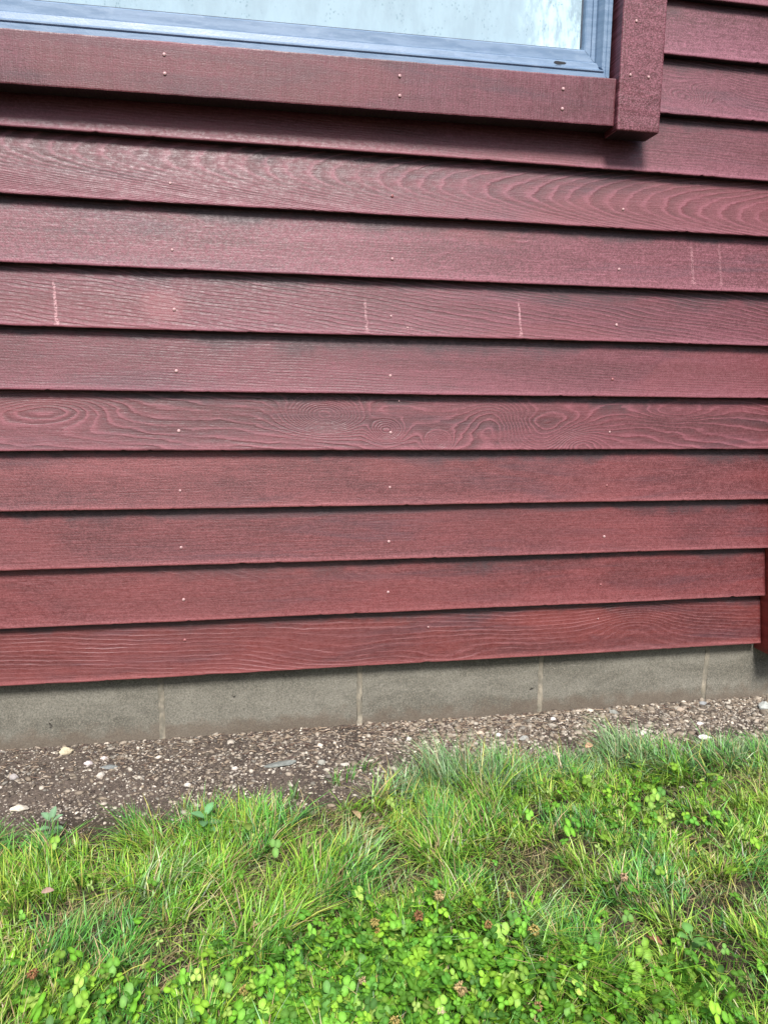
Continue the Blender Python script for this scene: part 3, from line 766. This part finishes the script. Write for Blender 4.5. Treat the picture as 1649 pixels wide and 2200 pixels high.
# the distinct long tufts of the photograph (root positions)
for (x, y, n, h, lean, ca, cb_) in (
    (.34, -.26, 120, .090, 1.6, BLU_G, PALEG), (.46, -.265, 130, .085, 1.2, BLU_G, MIDG), (.58, -.25, 110, .060, 1.7, BLU_G, MIDG), (.37, -.275, 170, .100, 2.0, BLU_G, PALEG), (.43, -.28, 130, .090, .9, BLU_G, PALEG), (.50, -.285, 110, .075, 1.4, MIDG, BLU_G), (.40, -.33, 140, .075, 2.0, MIDG, LIME),
    (.72, -.225, 180, .088, 2.2, BLU_G, PALEG), (.80, -.25, 150, .068, 1.9, BLU_G, MIDG), (.90, -.26, 130, .060, 2.4, MIDG, BLU_G), (1.0, -.27, 150, .058, 1.6, BLU_G, MIDG),
    (1.08, -.27, 120, .055, 1.4, BLU_G, MIDG), (-.16, -.315, 110, .055, 2.5, BLU_G, MIDG), (-.06, -.31, 130, .060, 1.2, BLU_G, MIDG), (.00, -.315, 90, .055, 1.5, MIDG, LIME),
    (.04, -.345, 110, .070, 1.5, BLU_G * .9, MIDG), (.10, -.49, 110, .065, 1.2, MIDG, LIME), (-.28, -.42, 120, .055, 2.0, MIDG, LIME), (.16, -.45, 90, .06, .9, MIDG, PALEG),
    (.30, -.46, 120, .07, 1.5, MIDG, LIME), (-.12, -.45, 120, .06, .8, MIDG, PALEG), (.36, -.70, 140, .075, -.9, MIDG, LIME), (.42, -.76, 110, .07, -1.1, LIME, MIDG),
    (.33, -.66, 120, .08, -.8, MIDG, PALEG), (.39, -.73, 130, .08, -.9, MIDG, LIME), (.28, -.60, 110, .07, -.6, MIDG, LIME), (.30, -.40, 120, .075, 1.2, BLU_G, MIDG), (.36, -.42, 100, .07, 2.0, MIDG, LIME), (.02, -.60, 120, .07, .5, MIDG, LIME), (-.05, -.72, 120, .055, 1.4, LIME, MIDG), (-.22, -.58, 120, .06, 1.0, MIDG, BLU_G)):
    tuft(x, y, int(n * 1.35), .035, h * 1.08, lean, .55, .8, R.choice((.0019, .0024)), ca, cb_)
# single dry stems straying on to the dirt
for _ in range(120):
    x = R.uniform(-.5, 1.2); y = edge(x) + R.uniform(-.03, .05)
    tuft(x, y, R.randint(1, 4), .008, R.uniform(.015, .045), R.uniform(0, 6.28), .8, .6, .0013, PALEG, TANC)
for _ in range(420):
    x = R.uniform(-.6, 1.3); y = R.uniform(-.95, -.18)
    if y < edge(x): tuft(x, y, R.randint(1, 3), .01, R.uniform(.05, .085), R.uniform(0, 6.28), .6, 1.1, .0014, PALEG, YEL if R.random() < .3 else MIDG)
# short green sprigs invading the dirt
for (x, y) in ((.19, -.19), (.165, -.20), (.23, -.165), (-.40, -.27), (-.10, -.235), (.085, -.235)):
    tuft(x, y, 24, .012, .035, 1.5, 1.2, .8, .0016, BLU_G, MIDG)
roots = np.array(roots); n_ = len(roots)
rz = np.concatenate([roots, (gz_arr(roots) - .001)[:, None]], 1)
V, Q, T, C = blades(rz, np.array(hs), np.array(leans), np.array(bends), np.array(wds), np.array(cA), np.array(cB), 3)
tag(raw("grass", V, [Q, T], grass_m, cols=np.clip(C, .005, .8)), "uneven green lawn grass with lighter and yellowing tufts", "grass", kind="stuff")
print("blades", n_)
# thatch: dead stems lying between the tufts
N = 13000
xy = np.stack([rng.uniform(-.75, 1.4, N), rng.uniform(-1.0, -.14, N)], -1); xy = xy[xy[:, 1] < edge(xy[:, 0]) + .01]
n_ = len(xy); cp_ = np.array([(.34, .27, .14), (.22, .17, .08), (.12, .085, .04), (.20, .24, .06)])
V, Fc, C = flat_fibres(xy, rng.uniform(.012, .045, n_), rng.uniform(.0004, .0009, n_), cp_[rng.choice(4, n_, p=[.3, .25, .2, .25])] * rng.uniform(.6, 1.2, (n_, 1)), 8, None, .006)
tag(raw("dead_grass", V, [Fc], gm, cols=C), "tan thatch of dead stems lying between the green tufts", "dead grass", kind="stuff")

# ---- clover leaves
def leaflet(L=1.0):
    pts = [(0, 0)]
    for k in range(9):
        a = -math.pi * .62 + k / 8 * math.pi * 1.24
        rr = .5 * (1 + .04 * math.cos(a * 2)); pts.append((.52 + math.cos(a) * rr * (.96 if abs(a) < .1 else 1.0), math.sin(a) * rr))
    P = np.array(pts)
    z = -.16 * (P[:, 0] - .45) ** 2 - .0 + .30 * np.abs(P[:, 1]) ** 1.5 * .6
    V = np.concatenate([P, z[:, None]], 1)
    V = np.concatenate([V, [[.50, 0, -.02]]])
    n = len(V) - 1
    F = [(n, i, i + 1) for i in range(0, n - 1)] + [(n, n - 1, 0)]
    return V * L, np.array(F)
LV, LF = leaflet()
def clover_leaves(pts, seed):
    r = np.random.default_rng(seed); Vs, Fs, Cs = [], [], []; off = 0
    for (x, y, h, sz, kind) in pts:
        base = np.array([x, y, gz(x, y)]); az = r.uniform(0, 6.28); tl = r.normal(0, .5, 2)
        lean = r.uniform(0, 6.28); reach = r.uniform(0, .4) * h
        top = base + np.array([math.cos(lean) * reach, math.sin(lean) * reach, h])
        g0 = np.array([(.090, .27, .022), (.15, .38, .024), (.24, .46, .030), (.34, .50, .08)][r.choice(4, p=[.36, .36, .23, .05])]) * r.uniform(.45, 1.15)
        if kind == 1: g0 = np.array((.25, .36, .08)) * r.uniform(.6, 1.2)
        nl = 3 if kind == 0 else r.integers(2, 5)
        for j in range(nl):
            a = az + j * 2 * math.pi / nl + r.normal(0, .1); dr = r.uniform(-.15, .45)
            v = LV * sz * (1, (1.0 if kind == 0 else .55), 1) * r.uniform(.85, 1.1)
            x_, z_ = v[:, 0] * math.cos(dr) + v[:, 2] * math.sin(dr), -v[:, 0] * math.sin(dr) * .7 + v[:, 2]
            vv = np.stack([x_ * math.cos(a) - v[:, 1] * math.sin(a), x_ * math.sin(a) + v[:, 1] * math.cos(a), z_], -1)
            vv[:, 2] += vv[:, 0] * tl[0] + vv[:, 1] * tl[1]
            Vs.append(vv + top); Fs.append(LF + off)
            cc = np.tile(g0, (len(v), 1)); cc[-1] = g0 * 1.45 + .03; cc[0] = g0 * .8; cc[2:9:3] *= .8
            Cs.append(cc); off += len(v)
        # petiole
        sd_ = np.array([math.cos(az), math.sin(az), 0]) * .0006
        mid = (base + top) / 2 + np.array([0, 0, h * .06])
        Vs.append(np.array([base - sd_, base + sd_, mid + sd_, mid - sd_, top + sd_ * .7, top - sd_ * .7]))
        Fs.append(np.array([(0, 1, 2), (0, 2, 3), (3, 2, 4), (3, 4, 5)]) + off); Cs.append(np.tile(g0 * 1.1, (6, 1))); off += 6
    return np.concatenate(Vs), np.concatenate(Fs), np.concatenate(Cs)
pts = []
t = 0
while len(pts) < 2700 and t < 400000:
    t += 1
    x = R.uniform(-.5, 1.0); y = R.uniform(-.98, -.28)
    d = clover_d(x, y)
    if R.random() < d * .9 + (.007 if y < -.33 else 0): pts.append((x, y, R.uniform(.014, .044), R.uniform(.0045, .0105), 0))
clover_m = leafmat("clover_leaf", .28, .5, .28)
V, Fc, C = clover_leaves(pts, 4)
tag(raw("clover", V, [Fc], clover_m, cols=C, smooth=True), "bright green clover leaves spreading through the lawn", "clover", kind="stuff")
pts = []
for _ in range(1500):
    x = R.uniform(-.5, 1.2); y = R.uniform(-.9, -.25)
    wt = .8 * math.exp(-(((x + .08) / .13) ** 2 + ((y + .62) / .05) ** 2)) + .5 * math.exp(-(((x - .65) / .25) ** 2 + ((y + .42) / .2) ** 2)) + .05
    if y < edge(x) - .04 and R.random() < wt: pts.append((x, y, R.uniform(.015, .045), R.uniform(.004, .0075), 1))
V, Fc, C = clover_leaves(pts, 6)
tag(raw("low_weeds", V, [Fc], clover_m, cols=C, smooth=True), "small pale yellow-green weed leaves mixed into the lawn", "weeds", kind="stuff")

# ---- spent clover flowers
dry_m = leafmat("dry_floret", .15, .7, .2); stem_m = simple("clover_stem", (.17, .27, .07), .5, .2, 200)
def tube(bm, pts_, r0_, r1_, seg=6):
    rings = []
    for i, p_ in enumerate(pts_):
        p_ = Vector(p_); d = (Vector(pts_[min(i + 1, len(pts_) - 1)]) - Vector(pts_[max(i - 1, 0)])).normalized()
        s1 = d.orthogonal().normalized(); s2 = d.cross(s1); rr = r0_ + (r1_ - r0_) * i / (len(pts_) - 1)
        rings.append([bm.verts.new(p_ + (s1 * math.cos(a) + s2 * math.sin(a)) * rr) for a in [k / seg * 2 * math.pi for k in range(seg)]])
    for a, b in zip(rings[:-1], rings[1:]):
        for j in range(seg): bm.faces.new((a[j], a[(j + 1) % seg], b[(j + 1) % seg], b[j]))
    bm.faces.new(rings[0][::-1]); bm.faces.new(rings[-1])
def flower(x, y, h, r, col, label, seed):
    r *= .80; h *= .85; col = (col[0] * .95, col[1] * .98, col[2] * .80)
    g = tag(empty("clover_flower", (x, y, gz(x, y))), label, "flower", "spent clover flower heads in the lawn")
    q_ = random.Random(seed); la = q_.uniform(0, 6.28); rc = q_.uniform(.1, .4) * h
    P_ = [(math.cos(la) * rc * t * t, math.sin(la) * rc * t * t, h * t) for t in (0, .25, .5, .75, 1)]
    bm = bmesh.new(); tube(bm, P_, .0011, .0007); me = bpy.data.meshes.new("stem"); bm.to_mesh(me); bm.free()
    link("stem", me, stem_m, g)
    top = np.array(P_[-1]); V, Fc, C = [], [], []; off = 0
    for k in range(46):
        u_ = q_.uniform(-.75, 1); a = k * 2.399; cz_ = math.sqrt(max(0, 1 - u_ * u_))
        d = np.array([math.cos(a) * cz_, math.sin(a) * cz_, u_ * .85 - .25]); d /= np.linalg.norm(d)
        sd_ = np.cross(d, [0, 0, 1.]); sd_ /= np.linalg.norm(sd_) + 1e-6; nn = np.cross(d, sd_)
        L_ = r * q_.uniform(.75, 1.2); wd = r * .17
        b0 = top + d * r * .15; m_ = top + d * L_ * .62; e_ = top + d * L_ + np.array([0, 0, -r * .18])
        V += [b0, m_ + sd_ * wd, m_ + nn * wd, m_ - sd_ * wd, m_ - nn * wd, e_]
        Fc += [(0, 1, 2), (0, 2, 3), (0, 3, 4), (0, 4, 1), (5, 2, 1), (5, 3, 2), (5, 4, 3), (5, 1, 4)] and [tuple(off + i for i in t) for t in ((0, 1, 2), (0, 2, 3), (0, 3, 4), (0, 4, 1), (5, 2, 1), (5, 3, 2), (5, 4, 3), (5, 1, 4))]
        c1 = np.array(col) * q_.uniform(.6, 1.35); C += [c1 * .7, c1, c1, c1, c1, c1 * 1.2]; off += 6
    raw("flower_head", np.array(V), [np.array(Fc)], dry_m, g, cols=np.clip(np.array(C), 0, 1))
BR = (.33, .20, .09); PK = (.44, .31, .17); YB = (.42, .32, .12); RB = (.27, .13, .07)
for k, a_ in enumerate([
 (.146, -.632, .055, .0085, YB, "tan clover head standing left of the two brown heads above the clover patch"),
 (.239, -.626, .060, .0105, PK, "large ragged pinkish tan clover head at the top of the clover patch"),
 (.206, -.642, .060, .0095, RB, "dark brown clover head on a long bent stalk in the patch"),
 (.280, -.660, .055, .0085, BR, "brown clover head just right of the largest tan head"),
 (.350, -.675, .060, .0105, YB, "big golden brown clover head in long grass right of the clover patch"),
 (.170, -.657, .045, .0065, (.48, .30, .12), "small orange-tan clover head on a hooked stalk"),
 (.234, -.749, .050, .0110, PK, "wide withered pinkish clover head deep among clover leaves"),
 (.318, -.783, .050, .0080, (.36, .21, .12), "reddish tan clover head low in the grass near the bottom edge"),
 (.339, -.730, .045, .0065, YB, "small yellow-tan clover head in grass below the big golden head"),
 (.136, -.720, .045, .0065, (.46, .34, .22), "small pale pink clover head at the left side of the clover patch"),
 (-.228, -.653, .060, .0090, RB, "rust brown clover head at the far left of the lawn"),
 (-.009, -.708, .045, .0080, YB, "yellowish clover head in thin grass left of the clover patch"),
 (.512, -.599, .045, .0085, (.46, .30, .22), "pink faded clover head in the right half of the lawn"),
 (.305, -.633, .050, .0055, BR, "tiny brown clover head in grass above the clover patch"),
 (.358, -.608, .050, .0070, YB, "thin yellow-brown clover head high in the grass, right of centre"),
 (.217, -.775, .045, .0070, (.58, .45, .36), "pale cream clover head amid clover near the bottom edge"),
 (.161, -.800, .050, .0085, YB, "tan clover head cut by the bottom edge of the picture")]):
    flower(*a_, k + 20)

# ---- broadleaf weeds
def ovate(L, W, fold=.25, droop=.3, teeth=.06):
    n = 9; V = []; F = []
    for i in range(n):
        t = i / (n - 1); wd = W * math.sin(math.pi * min(1, t * .92 + .06)) ** .8 * (1 - .25 * t) * (1 + (teeth if i % 2 else -teeth))
        if i == n - 1: wd = .0002
        z = L * (.25 * t - droop * t * t)
        V += [(t * L, -wd, z + fold * wd), (t * L, 0, z), (t * L, wd, z + fold * wd)]
        if i:
            a = (i - 1) * 3; b = i * 3
            F += [(a, a + 1, b + 1, b), (a + 1, a + 2, b + 2, b + 1)]
    return np.array(V), np.array(F)
def weed(x, y, leaves, H, col, label, seed, name="broadleaf_weed"):
    g = tag(empty(name, (x, y, gz(x, y))), label, "weed"); q_ = random.Random(seed)
    bm = bmesh.new(); tube(bm, [(0, 0, -.003), (.001, 0, H * .4), (.002, .001, H * .8), (.001, .002, H)], .0014, .0008)
    me = bpy.data.meshes.new("stem"); bm.to_mesh(me); bm.free(); link("stem", me, stem_m, g)
    Vs, Fs, Cs = [], [], []; off = 0
    for (h, az, L_, W_, el) in leaves:
        V, F = ovate(L_, W_)
        V2 = V.copy(); V2[:, 0] = V[:, 0] * math.cos(el) - V[:, 2] * math.sin(el); V2[:, 2] = V[:, 0] * math.sin(el) + V[:, 2] * math.cos(el)
        # short petiole: push out
        V2[:, 0] += .003; a = az
        V3 = np.stack([V2[:, 0] * math.cos(a) - V2[:, 1] * math.sin(a), V2[:, 0] * math.sin(a) + V2[:, 1] * math.cos(a), V2[:, 2] + h * H], -1)
        Vs.append(V3); Fs.append(F + off); off += len(V)
        cc = np.tile(np.array(col) * q_.uniform(.8, 1.2), (len(V), 1)); cc[1::3] *= 1.35; Cs.append(cc)
        # petiole strip
        p0 = np.array([0, 0, h * H - .004]); p1 = V3[1]
        sd_ = np.array([-math.sin(a), math.cos(a), 0]) * .0007
        Vs.append(np.array([p0 - sd_, p0 + sd_, p1 + sd_, p1 - sd_])); Fs.append(np.array([(0, 1, 2, 3)]) + off); off += 4; Cs.append(np.tile(np.array(col) * 1.1, (4, 1)))
    raw("foliage", np.concatenate(Vs), [np.concatenate(Fs)], clover_m, g, cols=np.concatenate(Cs), smooth=True)
weed(-.297, -.300, [(.95, 1.2, .018, .0065, 1.0), (.9, 2.7, .018, .0075, .6), (.85, .3, .016, .006, .5), (.6, 3.6, .017, .007, .1), (.55, -.4, .018, .006, .2), (.5, 5.0, .016, .006, .1),
                  (.35, 3.2, .018, .007, -.1), (.3, .6, .016, .006, .1), (.3, 4.2, .018, .007, -.1), (.25, -.9, .016, .006, 0)], .040, (.20, .34, .19),
     "pale green leafy weed standing alone on bare dirt at left", 1)
weed(-.060, -.325, [(.9, 1.0, .022, .008, .6), (.8, 3.0, .022, .009, .4), (.7, 4.6, .022, .009, .2), (.5, .1, .024, .009, .1), (.4, 2.2, .022, .009, .1), (.4, 5.4, .022, .008, .1), (.3, 3.8, .024, .009, 0)], .042, (.13, .29, .12),
     "broad-leaved green weed at the grass edge left of centre", 2)
weed(.007, -.385, [(.95, 4.5, .018, .0075, 1.2), (.5, .9, .012, .004, .6)], .045, (.30, .42, .10), "single upright yellow-green leaf by the dark bare hole", 3, "broadleaf_weed")
weed(.545, -.715, [(.9, 1.5, .016, .008, .3), (.8, 5.2, .022, .009, .1), (.8, 3.2, .018, .008, .4), (.4, .2, .018, .007, .1)], .040, (.15, .34, .08), "bright rounded green weed leaves in dry grass at lower right", 4)
# dead leaves
def deadleaf(x, y, L_, W_, col, label, rot, h=.02):
    V, F = ovate(L_, W_, .6, .1, .1); V = V - np.array([L_ / 2, 0, 0])
    cc = np.tile(np.array(col), (len(V), 1)) * rng.uniform(.8, 1.2, (len(V), 1))
    o = raw("dead_leaf", V, [F], dry_m, None, cols=cc, smooth=True, loc=(x, y, gz(x, y) + h)); o.rotation_euler = (.3, .1, rot)
    md = o.modifiers.new("t", 'SOLIDIFY'); md.thickness = .0006
    tag(o, label, "dead leaf", "dead leaves on the lawn")
deadleaf(-.255, -.505, .016, .005, (.40, .27, .20), "curled pinkish dead leaf caught in grass at left", 0.1, .050)
deadleaf(.180, -.335, .026, .008, (.50, .36, .20), "tan dead leaf at the thin grass edge in the middle", 2.0, .012)
deadleaf(.655, -.205, .020, .007, (.52, .33, .20), "orange-brown dead leaf in the grass edge below the flat tan stone", .4, .035)
deadleaf(.505, -.700, .024, .005, (.28, .13, .07), "narrow rust dead leaf on the bare patch at lower right", -1.1, .022)
